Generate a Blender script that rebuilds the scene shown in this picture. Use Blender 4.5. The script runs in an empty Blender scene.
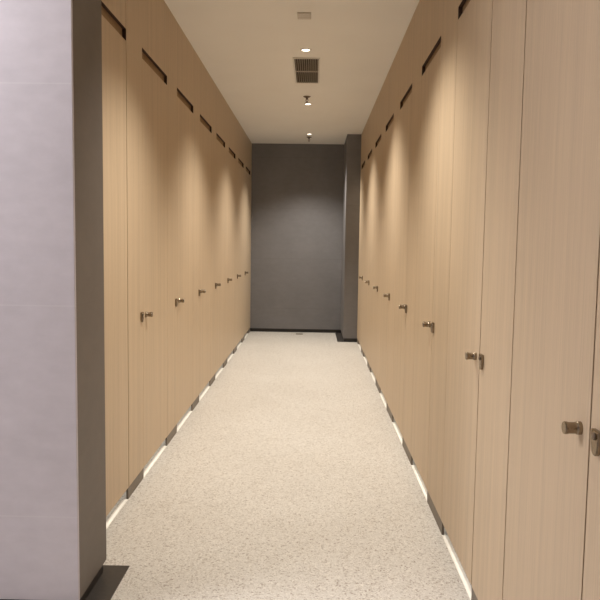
import bpy, bmesh, math, random
from mathutils import Matrix, Vector

S = bpy.context.scene
C = S.collection
random.seed(4)

# ------------------------------------------------------------------ helpers
def box(bm, x0, x1, y0, y1, z0, z1):
    v = [bm.verts.new((x, y, z)) for x in (x0, x1) for y in (y0, y1) for z in (z0, z1)]
    for f in ((0, 1, 3, 2), (4, 6, 7, 5), (0, 4, 5, 1), (2, 3, 7, 6), (0, 2, 6, 4), (1, 5, 7, 3)):
        bm.faces.new([v[i] for i in f])

def prism(bm, pts, a, b, axis):
    """extrude a closed outline between a and b along an axis ('x' or 'y' or 'z')"""
    def mk(p, d):
        if axis == 'x': return (d, p[0], p[1])
        if axis == 'y': return (p[0], d, p[1])
        return (p[0], p[1], d)
    A = [bm.verts.new(mk(p, a)) for p in pts]
    B = [bm.verts.new(mk(p, b)) for p in pts]
    bm.faces.new(A); bm.faces.new(list(reversed(B)))
    n = len(pts)
    for i in range(n):
        bm.faces.new((A[i], B[i], B[(i + 1) % n], A[(i + 1) % n]))

def lathe(bm, prof, axis='z', n=32, c=(0, 0, 0)):
    """prof: list of (radius, distance along axis); closed with end caps"""
    rings = []
    for r, d in prof:
        ring = []
        for i in range(n):
            a = 2 * math.pi * i / n
            u, w = r * math.cos(a), r * math.sin(a)
            p = (d, u, w) if axis == 'x' else (u, w, d)
            ring.append(bm.verts.new((p[0] + c[0], p[1] + c[1], p[2] + c[2])))
        rings.append(ring)
    for a, b in zip(rings, rings[1:]):
        for i in range(n):
            bm.faces.new((a[i], a[(i + 1) % n], b[(i + 1) % n], b[i]))
    bm.faces.new(rings[0]); bm.faces.new(list(reversed(rings[-1])))

def obj(name, bm, mat, parent=None, bevel=0.0, smooth=False):
    bmesh.ops.recalc_face_normals(bm, faces=bm.faces)
    if bevel:
        ed = [e for e in bm.edges if len(e.link_faces) == 2 and e.calc_face_angle(0) > 0.6]
        bmesh.ops.bevel(bm, geom=ed, offset=bevel, segments=2, profile=0.6, affect='EDGES')
    me = bpy.data.meshes.new(name); bm.to_mesh(me); bm.free()
    if smooth:
        for p in me.polygons: p.use_smooth = True
        try: me.set_sharp_from_angle(angle=math.radians(35))
        except Exception: pass
    o = bpy.data.objects.new(name, me); C.objects.link(o)
    for m in (mat if isinstance(mat, (list, tuple)) else [mat]): me.materials.append(m)
    if parent: o.parent = parent
    return o

def tag(o, label, cat, group=None):
    o['label'] = label; o['category'] = cat
    if group: o['group'] = group
    return o

def thing(name, label, cat, loc, group=None):
    o = bpy.data.objects.new(name, None); C.objects.link(o)
    o.empty_display_size = 0.1; o.location = loc; o['kind'] = 'thing'
    return tag(o, label, cat, group)

def struct(name, bm, mat, label=None, cat=None, bevel=0.0):
    o = obj(name, bm, mat, None, bevel); o['kind'] = 'structure'
    if label: o['label'] = label
    if cat: o['category'] = cat
    return o

# ---------------------------------------------------------------- materials
def mat(name, rgb, rough=0.5, metal=0.0, spec=0.5):
    m = bpy.data.materials.new(name); m.use_nodes = True
    b = m.node_tree.nodes['Principled BSDF']
    b.inputs['Base Color'].default_value = (*rgb, 1)
    b.inputs['Roughness'].default_value = rough
    b.inputs['Metallic'].default_value = metal
    b.inputs['Specular IOR Level'].default_value = spec
    return m, m.node_tree, b

def node(nt, t, **kw):
    n = nt.nodes.new(t)
    for k, v in kw.items(): setattr(n, k, v)
    return n

def ramp(nt, stops):
    r = node(nt, 'ShaderNodeValToRGB')
    e = r.color_ramp.elements
    while len(e) < len(stops): e.new(0.5)
    for i, (p, c) in enumerate(stops):
        e[i].position = p; e[i].color = (*c, 1)
    return r

def mixc(nt, fac, a, b, mode='MIX'):
    m = node(nt, 'ShaderNodeMix', data_type='RGBA', blend_type=mode)
    for s, v in ((0, fac), (6, a), (7, b)):
        if hasattr(v, 'is_output'): nt.links.new(v, m.inputs[s])
        elif isinstance(v, (int, float)): m.inputs[s].default_value = v
        else: m.inputs[s].default_value = (*v, 1)
    return m.outputs[2]

def math_(nt, op, a, b=0.0):
    m = node(nt, 'ShaderNodeMath', operation=op)
    for i, v in enumerate((a, b)):
        if hasattr(v, 'is_output'): nt.links.new(v, m.inputs[i])
        else: m.inputs[i].default_value = v
    return m.outputs[0]

def noise(nt, vec, scale, detail=3, rough=0.5):
    n = node(nt, 'ShaderNodeTexNoise')
    n.inputs['Scale'].default_value = scale; n.inputs['Detail'].default_value = detail
    n.inputs['Roughness'].default_value = rough
    nt.links.new(vec, n.inputs['Vector'])
    return n.outputs['Fac']

def mapping(nt, vec, scale):
    m = node(nt, 'ShaderNodeMapping'); m.inputs['Scale'].default_value = scale
    nt.links.new(vec, m.inputs['Vector'])
    return m

def wood(name, tint):
    m, nt, b = mat(name, tint, 0.48, 0, 0.35)
    g = node(nt, 'ShaderNodeNewGeometry'); oi = node(nt, 'ShaderNodeObjectInfo')
    off = node(nt, 'ShaderNodeVectorMath', operation='MULTIPLY_ADD')
    cmb = node(nt, 'ShaderNodeCombineXYZ')
    for i in range(3): nt.links.new(oi.outputs['Random'], cmb.inputs[i])
    nt.links.new(cmb.outputs[0], off.inputs[0]); off.inputs[1].default_value = (0, 17, 31)
    nt.links.new(g.outputs['Position'], off.inputs[2])
    v = off.outputs[0]
    n1 = noise(nt, mapping(nt, v, (4, 22, 0.25)).outputs[0], 1.0, 3)
    n2 = noise(nt, mapping(nt, v, (20, 170, 1.6)).outputs[0], 1.0, 4, 0.6)
    n3 = noise(nt, mapping(nt, v, (60, 420, 9)).outputs[0], 1.0, 3, 0.6)
    f = math_(nt, 'ADD', math_(nt, 'MULTIPLY', n1, 0.35), math_(nt, 'ADD', math_(nt, 'MULTIPLY', n2, 0.4), math_(nt, 'MULTIPLY', n3, 0.25)))
    lo = tuple(c * 0.82 for c in tint); hi = tuple(min(1, c * 1.12) for c in tint)
    r = ramp(nt, [(0.33, lo), (0.5, tint), (0.67, hi)])
    nt.links.new(f, r.inputs[0]); nt.links.new(r.outputs[0], b.inputs['Base Color'])
    bp = node(nt, 'ShaderNodeBump'); bp.inputs['Strength'].default_value = 0.04; bp.inputs['Distance'].default_value = 0.002
    nt.links.new(n2, bp.inputs['Height']); nt.links.new(bp.outputs[0], b.inputs['Normal'])
    return m

def terrazzo(name):
    m, nt, b = mat(name, (.5, .45, .38), 0.5, 0, 0.4)
    g = node(nt, 'ShaderNodeNewGeometry'); v = g.outputs['Position']
    def vor(scale):
        n = node(nt, 'ShaderNodeTexVoronoi'); n.inputs['Scale'].default_value = scale
        nt.links.new(v, n.inputs['Vector']); return n
    v1 = vor(130); v2 = vor(230)
    s1 = node(nt, 'ShaderNodeSeparateColor'); nt.links.new(v1.outputs['Color'], s1.inputs[0])
    s2 = node(nt, 'ShaderNodeSeparateColor'); nt.links.new(v2.outputs['Color'], s2.inputs[0])
    base = (.60, .575, .53)
    r1 = ramp(nt, [(0.0, (.22, .17, .13)), (0.07, (.44, .39, .33)), (0.15, base), (0.72, (.66, .635, .585)), (0.82, (.74, .715, .665)), (1.0, (.78, .755, .705))])
    r1.color_ramp.interpolation = 'CONSTANT'
    nt.links.new(s1.outputs[0], r1.inputs[0])
    r2 = ramp(nt, [(0.0, (.28, .22, .17)), (0.10, base), (0.86, (.76, .73, .67))]); r2.color_ramp.interpolation = 'CONSTANT'
    nt.links.new(s2.outputs[1], r2.inputs[0])
    col = mixc(nt, 0.5, r1.outputs[0], r2.outputs[0])
    big = noise(nt, v, 1.3, 3)
    rb = ramp(nt, [(0.3, (.93, .92, .91)), (0.7, (1, 1, 1))]); nt.links.new(big, rb.inputs[0])
    col = mixc(nt, 1.0, col, rb.outputs[0], 'MULTIPLY')
    nt.links.new(col, b.inputs['Base Color'])
    return m

def tile(name, rgb, joint, z0=0.385, jw=0.0025, jstr=0.6, rough=0.55):
    """large stone-look tile: soft cloudy mottling and thin horizontal joints every 0.8 m"""
    m, nt, b = mat(name, rgb, rough, 0, 0.35)
    g = node(nt, 'ShaderNodeNewGeometry'); v = g.outputs['Position']
    n1 = noise(nt, v, 3.0, 5, 0.6); n2 = noise(nt, mapping(nt, v, (10, 10, 22)).outputs[0], 1.0, 4, 0.6)
    f = math_(nt, 'ADD', math_(nt, 'MULTIPLY', n1, 0.6), math_(nt, 'MULTIPLY', n2, 0.4))
    r = ramp(nt, [(0.35, tuple(c * .92 for c in rgb)), (0.65, tuple(c * 1.07 for c in rgb))])
    nt.links.new(f, r.inputs[0])
    sx = node(nt, 'ShaderNodeSeparateXYZ'); nt.links.new(v, sx.inputs[0])
    t = math_(nt, 'FRACT', math_(nt, 'DIVIDE', math_(nt, 'SUBTRACT', sx.outputs[2], z0 - 0.4 - 8.0), 0.8))
    d = math_(nt, 'MULTIPLY', math_(nt, 'ABSOLUTE', math_(nt, 'SUBTRACT', t, 0.5)), 0.8)
    k = math_(nt, 'MULTIPLY', math_(nt, 'LESS_THAN', d, jw), jstr)
    nt.links.new(mixc(nt, k, r.outputs[0], joint), b.inputs['Base Color'])
    return m

def plaster(name, rgb):
    m, nt, b = mat(name, rgb, 0.85, 0, 0.2)
    g = node(nt, 'ShaderNodeNewGeometry')
    n = noise(nt, g.outputs['Position'], 2.0, 4)
    r = ramp(nt, [(0.3, tuple(c * .97 for c in rgb)), (0.7, rgb)])
    nt.links.new(n, r.inputs[0]); nt.links.new(r.outputs[0], b.inputs['Base Color'])
    return m

def speck(name, rgb, rough, metal=0.0, amt=0.12, scale=60, spec=0.5):
    m, nt, b = mat(name, rgb, rough, metal, spec)
    g = node(nt, 'ShaderNodeNewGeometry')
    n = noise(nt, g.outputs['Position'], scale, 4)
    r = ramp(nt, [(0.35, tuple(c * (1 - amt) for c in rgb)), (0.65, tuple(min(1, c * (1 + amt)) for c in rgb))])
    nt.links.new(n, r.inputs[0]); nt.links.new(r.outputs[0], b.inputs['Base Color'])
    return m

M_WOOD = wood('oak_laminate', (.54, .42, .288))
M_EDGE_SHADE = speck('shaded_edge_brown', (.045, .018, .008), 0.7)  # red-brown board edge, darkened to carry the shade of slot and gaps
M_SLOT = speck('slot_backing_brown', (.30, .19, .10), 0.7)
M_FLOOR = terrazzo('terrazzo')
M_CEIL = plaster('ceiling_paint', (.90, .88, .83))
M_TILE = tile('taupe_tile', (.188, .183, .188), (.12, .115, .11), jstr=0.35)
M_PTILE = tile('pillar_tile', (.58, .545, .58), (.68, .66, .67), jstr=.35)
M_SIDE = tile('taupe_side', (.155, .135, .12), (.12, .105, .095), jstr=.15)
M_DARK = speck('dark_stone', (.040, .034, .030), 0.45)
M_SKIRT = speck('black_skirting', (.014, .012, .011), 0.5)
M_KICK = speck('brown_kick', (.17, .14, .11), 0.5)
M_SILL = speck('white_stone', (.86, .82, .74), 0.35, amt=0.04, scale=25)
M_STEEL = speck('satin_nickel', (.30, .245, .18), 0.26, 1.0, 0.08)
M_STEELD = speck('dark_nickel', (.20, .16, .12), 0.4, 0.8, 0.08)
M_WHITE = speck('white_trim', (.72, .69, .64), 0.5, amt=.03)
M_GREY = speck('grey_plastic', (.58, .53, .46), 0.5, amt=.04)
M_GRILLE = speck('grille_metal', (.30, .26, .20), 0.5, 0.3, amt=.05)
M_DUCT_SHADE = speck('duct_shade', (.05, .035, .022), 0.8)  # dark tone painted in for the unlit inside of the duct
M_SPR = speck('sprinkler_metal', (.16, .12, .09), 0.4, 0.7)
M_EDGE = speck('pale_edge_trim', (.42, .38, .34), 0.4, amt=.05)
M_LED, _nt, _b = mat('led_face', (1, 1, 1), 0.4)
_b.inputs['Emission Color'].default_value = (1.0, .86, .68, 1); _b.inputs['Emission Strength'].default_value = 5.0
_n = noise(_nt, node(_nt, 'ShaderNodeNewGeometry').outputs['Position'], 50, 1)
_r = ramp(_nt, [(0.3, (.95, .93, .9)), (0.7, (1, 1, 1))]); _nt.links.new(_n, _r.inputs[0]); _nt.links.new(_r.outputs[0], _b.inputs['Base Color'])

# --------------------------------------------------------------- dimensions
H = 3.0
XL, XR = -1.005, 0.656          # faces of the two rows of doors
YE = 10.93                      # end wall
YB = -3.2                       # back of the room behind the camera
XO_L, XO_R = -2.75, 2.35        # backs of the cubicles
PX, PY0, PY1 = -0.872, 2.475, 2.822   # wall end at the left foreground
KX0, KY0 = 0.455, 9.92          # column at the end on the right
ZG = 0.065                      # gap under the doors
ZS0, ZS1 = 2.477, 2.538         # slot above each door
TH = 0.020

# ------------------------------------------------------------------ setting
bm = bmesh.new(); box(bm, -4.6, XO_R + .1, YB - .1, YE + .1, -0.12, 0.0)
struct('floor', bm, M_FLOOR, 'beige speckled terrazzo floor', 'floor')
bm = bmesh.new(); box(bm, -4.6, XO_R + .1, YB - .1, YE + .1, H, H + .12)
struct('ceiling', bm, M_CEIL, 'plain cream plaster ceiling', 'ceiling')
bm = bmesh.new(); box(bm, XO_L - .1, XO_R + .1, YE, YE + .1, 0.055, H)
struct('wall_end', bm, M_TILE, 'dark taupe tiled wall closing the corridor', 'wall')
bm = bmesh.new(); box(bm, -1.2, KX0 + .012, YE + .012, YE + .09, 0, .055)
struct('baseboard_end', bm, M_SKIRT, 'black skirting along the end wall', 'skirting')
bm = bmesh.new(); box(bm, KX0, XO_R, KY0, YE, 0.055, H)
struct('wall_column', bm, M_TILE, 'dark taupe tiled column at the right of the end wall', 'column')
bm = bmesh.new(); box(bm, KX0 + .012, XR + .2, KY0 + .012, YE, 0.0, 0.055)
struct('baseboard_column', bm, M_SKIRT, 'black skirting at the foot of the column', 'skirting')
bm = bmesh.new(); box(bm, KX0 - .085, KX0 + .012, KY0, YE + .012, 0.0, 0.003)
struct('trim_column', bm, M_DARK, 'dark stone floor border beside the column', 'floor border')
# wall end in the left foreground
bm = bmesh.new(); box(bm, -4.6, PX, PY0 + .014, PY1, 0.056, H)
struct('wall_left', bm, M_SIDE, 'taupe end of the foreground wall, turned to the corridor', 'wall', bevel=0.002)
bm = bmesh.new(); box(bm, -4.6, PX, PY0, PY0 + .0135, 0.056, H)
struct('wall_front', bm, M_PTILE, 'pale grey tile facing of the foreground wall', 'wall', bevel=0.003)
bm = bmesh.new(); box(bm, -4.6, PX - .012, PY0 + .012, PY1 - .012, 0.0, 0.056)
struct('baseboard_left', bm, M_SKIRT, 'black recessed skirting of the foreground wall', 'skirting')
bm = bmesh.new()
prism(bm, [(-4.6, PY0 - .085), (PX + .085, PY0 - .085), (PX + .085, PY1 + .055), (XL + .0, PY1 + .055), (XL, PY1 - .012), (PX - .012, PY1 - .012), (PX - .012, PY0 + .012), (-4.6, PY0 + .012)], 0.0, 0.003, 'z')
struct('trim_left', bm, M_DARK, 'dark stone floor border round the foreground wall', 'floor border')
# outer shell
bm = bmesh.new(); box(bm, XO_L - .1, XO_L, PY1, YE, 0, H)
struct('wall_outer_left', bm, M_TILE)
bm = bmesh.new(); box(bm, XO_R, XO_R + .1, 0.9, KY0, 0, H)
struct('wall_outer_right', bm, M_TILE)
bm = bmesh.new(); box(bm, XR, XR + .1, YB, 1.165, 0, H)
struct('wall_right', bm, M_WOOD)
bm = bmesh.new(); box(bm, XR + .1, XO_R + .1, 0.8, 0.9, 0, H)
struct('wall_cubicle_side', bm, M_TILE)
bm = bmesh.new(); box(bm, -4.6, XR + .1, YB - .1, YB, 0, H)
struct('wall_back', bm, M_PTILE)
bm = bmesh.new(); box(bm, -4.7, -4.6, YB - .1, PY1, 0, H)
struct('wall_far_left', bm, M_PTILE)

# ----------------------------------------------------------- cubicle fronts
ORD = ['first', 'second', 'third', 'fourth', 'fifth', 'sixth', 'seventh', 'eighth']
n_sill = [0]

GAPS = {-1: lambda k: (.0012, .005 if k <= 0 else .0018), 1: lambda k: (.0038, .0045) if k <= 0 else (.005, .002) if k == 1 else (.0025, .0018)}

def bay(side, idx, y_prev, y_near, y_far, label_door, label_panel, with_fill=True):
    """one bay of the fronts. side: -1 left, +1 right. Panel face at x = X, thickness outward.
    y_prev..y_near is the fixed strip, y_near..y_far the door."""
    X = XL if side < 0 else XR
    gl, gh = GAPS[side](idx)                                   # half gaps: lock edge, hinge edge
    g = gl
    gp = GAPS[side](idx - 1)[1]
    x0, x1 = 0.0, side * TH
    a, b = min(x0, x1), max(x0, x1)
    rel = lambda y: y - y_near
    grp = 'doors of the %s row' % ('left' if side < 0 else 'right')
    # fixed panel : strip beside the door and the piece over the slot, one L-shaped board
    p = thing('partition_panel', label_panel, 'wall panel', (X, y_near, 0), 'fixed panels of the %s row' % ('left' if side < 0 else 'right'))
    bm = bmesh.new()
    y0 = rel(y_prev) + gp
    prism(bm, [(y0, ZG), (-g, ZG), (-g, ZS1), (rel(y_far) - gh, ZS1), (rel(y_far) - gh, H), (y0, H)], a, b, 'x')
    board = obj('fascia_board', bm, M_WOOD, p, bevel=0.0008)
    bm = bmesh.new()                                          # red-brown board edge round the slot, its shade put into the colour
    L = rel(y_far) - gh - .0005
    box(bm, a + .0015, b, g, L, ZS1 - .0015, ZS1 - .0001)
    box(bm, a + .0015, b, -g + .0001, -g + .0013, ZS0, ZS1 - .0015)
    box(bm, a + .0015, b, L - .0005, L + gh + .0003, ZS0 + .0005, ZS1 - .0015)
    obj('slot_edge', bm, M_EDGE_SHADE, p)
    bm = bmesh.new()
    s0, s1 = side * (TH + .001), side * (TH + .016)
    box(bm, min(s0, s1), max(s0, s1), -.06, L + .02, ZS0 - .06, ZS1 + .06)
    obj('slot_backing', bm, M_SLOT, p)
    bm = bmesh.new()                                          # added dark strips behind the gaps, keep cubicle light out of the seams
    e0, e1 = side * (TH + .0015), side * (TH + .030)
    box(bm, min(e0, e1), max(e0, e1), -.03, .012, ZG, ZS0 - .065)
    box(bm, min(e0, e1), max(e0, e1), y0 - gp - .012, y0 - gp + .03, ZG, ZS0 - .065)
    obj('gap_blocker', bm, M_EDGE_SHADE, p)
    bm = bmesh.new()
    k0, k1 = side * 0.0005, side * 0.012
    box(bm, min(k0, k1), max(k0, k1), y0 - 0.016, -0.006, 0.0, ZG - .0005)
    obj('kick_block', bm, M_KICK, p, bevel=0.001)
    # lock plate on the strip, next to the door's edge
    bm = bmesh.new()
    o = -side                                                  # towards the corridor
    cy = -0.051
    prof = [(cy + a_, z_) for a_, z_ in ((-.020, 1.013), (.020, 1.013), (.020, .978), (.015, .962), (.006, .954), (-.006, .954), (-.015, .962), (-.020, .978))]
    prism(bm, prof, 0.0, o * 0.011, 'x')
    pl = obj('lock_plate', bm, M_STEEL, p, bevel=0.0025)
    bm = bmesh.new()
    lathe(bm, [(.0085, o * .010), (.0085, o * .014), (.006, o * .0155)], 'x', 20, (0, cy, .998))
    obj('lock_button', bm, M_STEELD, pl, smooth=True)
    # door
    d = thing('cubicle_door', label_door, 'door', (X, y_near, 0), grp)
    bm = bmesh.new()
    box(bm, a, b, g, rel(y_far) - gh, ZG, ZS0)
    obj('door_leaf', bm, M_WOOD, d, bevel=0.0008)
    bm = bmesh.new()
    box(bm, a + .0015, b - .0015, g + .001, L - .001, ZS0, ZS0 + .001)
    obj('top_edge', bm, M_EDGE_SHADE, d)
    bm = bmesh.new()
    lathe(bm, [(.0165, 0), (.0165, o * .009), (.015, o * .011), (.0142, o * .014), (.0142, o * .029), (.0150, o * .032), (.0155, o * .033), (.0155, o * .039), (.0145, o * .041)], 'x', 32, (0, .056, .989))
    obj('door_knob', bm, M_STEEL, d, smooth=True)
    # white stone sill under the door
    n_sill[0] += 1
    bm = bmesh.new()
    t0, t1 = X, X + side * 0.028
    box(bm, min(t0, t1), max(t0, t1), y_near - .004, y_far - .02, 0.0, 0.002)
    struct('trim_%d' % n_sill[0], bm, M_SILL, None)
    return d

# left row
LN = [3.000 + 1.0035 * k for k in range(8)]
for k, y in enumerate(LN):
    yp = (LN[k - 1] + 0.668) if k else PY1
    if k == 0:
        ld = 'oak laminate cubicle door nearest the pale foreground wall, half hidden behind it'
        lp = 'oak laminate panel hidden behind the pale foreground wall, its top over the nearest left door'
    elif k == 7:
        ld = 'oak laminate cubicle door touching the dark end wall, last of the left row'
        lp = 'oak laminate panel holding the last left-row lock before the dark end wall'
    else:
        ld = 'oak laminate cubicle door with nickel knob, %s from the pale foreground wall in left row' % ORD[k]
        lp = 'oak laminate panel with lock plate just before the %s left door from the foreground wall' % ORD[k]
    bay(-1, k, yp, y, y + 0.668, ld, lp)
# right row
RN = [1.583 + 1.0703 * k for k in range(8)]
for k, y in enumerate(RN):
    yp = (RN[k - 1] + 0.640) if k else 1.165
    if k == 0:
        ld = 'oak laminate cubicle door with the largest knob, nearest on the right'
        lp = 'oak laminate panel at the right picture edge with the largest lock plate'
    elif k == 7:
        ld = 'oak laminate cubicle door beside the dark column, last of the right row'
        lp = 'oak laminate panel holding the last right-row lock before the dark column'
    else:
        ld = 'oak laminate cubicle door with nickel knob, %s from the camera in right row' % ORD[k]
        lp = 'oak laminate panel with lock plate just before the %s right door from the camera' % ORD[k]
    bay(1, k, yp, y, y + 0.640, ld, lp)

# closing strips at the far ends
def strip(side, y0, y1, label):
    X = XL if side < 0 else XR
    p = thing('end_panel', label, 'wall panel', (X, y0, 0))
    bm = bmesh.new(); s = side * TH
    box(bm, min(0, s), max(0, s), .0015, y1 - y0 - .001, ZG, H)
    obj('fascia_board', bm, M_WOOD, p, bevel=.0008)
    bm = bmesh.new(); k0, k1 = side * .0005, side * .1
    box(bm, min(k0, k1), max(k0, k1), .004, y1 - y0 - .001, 0, ZG)
    obj('kick_block', bm, M_KICK, p, bevel=.001)
strip(-1, LN[7] + .668, YE, 'narrow oak laminate closing panel between the left row and dark end wall')
strip(1, RN[7] + .640, KY0, 'narrow oak laminate closing panel between the right row and dark column')

# ------------------------------------------------------------------ ceiling
LIGHTS = [(3.56, None), (5.69, 'round recessed downlight in front of the air grille'),
          (7.84, 'round recessed downlight behind the air grille, beside the nearer sprinkler'),
          (9.94, 'round recessed downlight nearest the dark end wall')]
def downlight(x, y, label, group, power, col, size=1.95, blend=1.0, tilt=None, radius=0.045):
    t = thing('ceiling_downlight', label, 'downlight', (x, y, H), group)
    bm = bmesh.new()
    n = 40
    prof = [(.032, -.0005), (.032, -.0045), (.036, -.006), (.041, -.006), (.046, -.003), (.047, 0.0)]
    rings = []
    for r, z in prof:
        rings.append([bm.verts.new((r * math.cos(2 * math.pi * i / n), r * math.sin(2 * math.pi * i / n), z)) for i in range(n)])
    for q, w in zip(rings, rings[1:]):
        for i in range(n): bm.faces.new((q[i], q[(i + 1) % n], w[(i + 1) % n], w[i]))
    obj('trim_ring', bm, M_WHITE, t, smooth=True)
    bm = bmesh.new(); lathe(bm, [(.0322, -.0002), (.0322, -.002), (.030, -.0032)], 'z', n)
    obj('lamp_face', bm, M_LED, t, smooth=True)
    ld = bpy.data.lights.new('downlight_beam', 'SPOT')
    ld.energy = power; ld.color = col; ld.spot_size = size; ld.spot_blend = blend; ld.shadow_soft_size = radius
    lo = bpy.data.objects.new('downlight_beam', ld); C.objects.link(lo)
    lo.location = (x, y, H - 0.045 - (radius if radius > .05 else 0))
    if tilt: lo.rotation_euler = tilt
    return t
WARM = (1.0, .935, .84)
for y, lab in LIGHTS:
    downlight(-0.09, y, lab or 'round recessed downlight over the near end of the corridor', 'downlights along the corridor', 214, WARM)
# lamps of the wash room behind the camera
COOL = (.98, .96, 1.0)
for i, (x, y, pw) in enumerate([(-2.6, -.6, 60), (-1.3, -1.2, 120)]):
    downlight(x, y, 'round recessed downlight in the room before the corridor, ' + ('far left', 'behind the camera')[i], 'downlights before the corridor', pw, COOL, 1.4, 0.8)
# linear wall washer along the ceiling before the pale foreground wall
LX0, LX1, LY = -4.3, -1.6, 1.95
t = thing('linear_light', 'long slim recessed ceiling light washing the pale foreground wall', 'ceiling light', ((LX0 + LX1) / 2, LY, H))
hx = (LX1 - LX0) / 2
bm = bmesh.new()
for (x0, x1, y0, y1) in ((-hx - .012, hx + .012, -.047, -.035), (-hx - .012, hx + .012, .035, .047), (-hx - .012, -hx, -.035, .035), (hx, hx + .012, -.035, .035)):
    box(bm, x0, x1, y0, y1, -.010, 0)
obj('frame', bm, M_WHITE, t)
bm = bmesh.new(); box(bm, -hx, hx, -.035, .035, -.006, -.0003)
obj('diffuser', bm, M_LED, t)
ld = bpy.data.lights.new('linear_glow', 'AREA'); ld.shape = 'RECTANGLE'; ld.size = 2 * hx; ld.size_y = .06
ld.energy = 104; ld.color = COOL
lo = bpy.data.objects.new('linear_glow', ld); C.objects.link(lo); lo.location = ((LX0 + LX1) / 2, LY, H - .012)

# lamps over the two rows of cubicles
for sx, nm in ((-1.85, 'left'), (1.5, 'right')):
    ld = bpy.data.lights.new('cubicle_glow', 'AREA'); ld.shape = 'RECTANGLE'; ld.size = .2; ld.size_y = 7.0
    ld.energy = 85; ld.color = WARM
    lo = bpy.data.objects.new('cubicle_glow', ld); C.objects.link(lo); lo.location = (sx, 6.3, H - .03)

# supply grille
GX, GY0, GY1 = -0.088, 5.935, 6.80
t = thing('air_grille', 'rectangular slatted air grille in the ceiling between two downlights', 'vent', (GX, (GY0 + GY1) / 2, H))
hw, hl = 0.103, (GY1 - GY0) / 2
bm = bmesh.new()
fw = 0.014
for (x0, x1, y0, y1) in ((-hw - fw, -hw, -hl - fw, hl + fw), (hw, hw + fw, -hl - fw, hl + fw), (-hw, hw, -hl - fw, -hl), (-hw, hw, hl, hl + fw)):
    box(bm, x0, x1, y0, y1, -0.010, 0.0)
obj('frame', bm, M_WHITE, t, bevel=.001)
bm = bmesh.new(); box(bm, -hw, hw, -hl, hl, -0.001, -0.0003)
obj('duct_shade_sheet', bm, M_DUCT_SHADE, t)  # flat dark sheet under the ceiling, stands in for the shade of an open duct
for k in range(11):
    bm = bmesh.new(); x = -hw + (k + .5) * 2 * hw / 11
    prism(bm, [(x - .0045, -.0015), (x - .002, -.0015), (x + .0045, -.009), (x + .002, -.009)], -hl, hl, 'y')
    obj('slat', bm, M_GRILLE, t)
bm = bmesh.new(); box(bm, -hw, hw, -.007, .007, -.0105, -.0015)
obj('crossbar', bm, M_GREY, t)

# square sensor plate
t = thing('ceiling_sensor', 'small grey square plate on the ceiling, nearest to the camera', 'sensor', (-0.091, 4.85, H))
bm = bmesh.new(); box(bm, -.047, .047, -.062, .062, -.009, 0)
obj('housing', bm, M_GREY, t, bevel=.003)
for k in range(3):
    bm = bmesh.new(); y = -.034 + k * .034
    box(bm, -.040, .040, y - .005, y + .005, -.0102, -.0088)
    obj('rib', bm, M_WHITE, t, bevel=.0008)

# sprinklers
def sprinkler(x, y, label):
    t = thing('fire_sprinkler', label, 'sprinkler', (x, y, H), 'pendant sprinklers on the ceiling')
    bm = bmesh.new(); lathe(bm, [(.040, 0), (.040, -.003), (.028, -.010), (.016, -.014)], 'z', 28)
    obj('escutcheon', bm, M_SPR, t, smooth=True)
    bm = bmesh.new(); lathe(bm, [(.012, -.012), (.012, -.030), (.009, -.032)], 'z', 6)
    obj('body', bm, M_SPR, t)
    for s in (-1, 1):
        bm = bmesh.new()
        prism(bm, [(s * .008, -.030), (s * .013, -.030), (s * .016, -.043), (s * .006, -.060), (s * .002, -.060), (s * .011, -.043)], -.003, .003, 'y')
        obj('frame_arm', bm, M_SPR, t)
    bm = bmesh.new(); lathe(bm, [(.0025, -.031), (.0025, -.058)], 'z', 10)
    obj('glass_bulb', bm, speck('bulb_red', (.35, .05, .03), .2, amt=.05), t, smooth=True)
    bm = bmesh.new(); lathe(bm, [(.004, -.058), (.016, -.061), (.016, -.063), (.004, -.064)], 'z', 20)
    obj('deflector', bm, M_SPR, t, smooth=True)
sprinkler(-0.098, 7.45, 'dark pendant sprinkler between the air grille and the second visible downlight')
sprinkler(-0.094, 10.22, 'dark pendant sprinkler closest to the dark end wall')

# floor drain
t = thing('floor_drain', 'small dark metal floor drain at the foot of the end wall', 'drain', (-.205, 10.72, 0))
bm = bmesh.new(); box(bm, -.055, .055, -.055, .055, 0, .003)
obj('drain_frame', bm, M_STEELD, t, bevel=.001)
for k in range(4):
    bm = bmesh.new(); x = -.033 + k * .022
    box(bm, x - .006, x + .006, -.042, .042, .0028, .0042)
    obj('drain_bar', bm, M_GRILLE, t)

# -------------------------------------------------------------------- world
w = bpy.data.worlds.new('world'); S.world = w; w.use_nodes = True
w.node_tree.nodes['Background'].inputs[0].default_value = (.02, .018, .016, 1)

# ------------------------------------------------------------------- camera
F_PX, PITCH, YAW, ROLL, CZ = 681.2, -0.0822, 0.0189, -0.0146, 1.4253
Rr = Matrix.Rotation(ROLL, 3, 'Y'); Rp = Matrix.Rotation(PITCH, 3, 'X'); Ry = Matrix.Rotation(YAW, 3, 'Z')
R = Ry @ Rp @ Rr
r, f, u = R @ Vector((1, 0, 0)), R @ Vector((0, 1, 0)), R @ Vector((0, 0, 1))
cd = bpy.data.cameras.new('camera'); cam = bpy.data.objects.new('camera', cd); C.objects.link(cam)
cd.sensor_width = 36; cd.lens = F_PX / 600 * 36; cd.clip_start = 0.02
cam.matrix_world = Matrix(((r.x, u.x, -f.x, 0), (r.y, u.y, -f.y, 0), (r.z, u.z, -f.z, CZ), (0, 0, 0, 1)))
S.camera = cam

S.view_settings.view_transform = 'Standard'; S.view_settings.look = 'None'
S.view_settings.gamma = 1.0; S.view_settings.use_curve_mapping = False
S.view_settings.exposure = 0.08
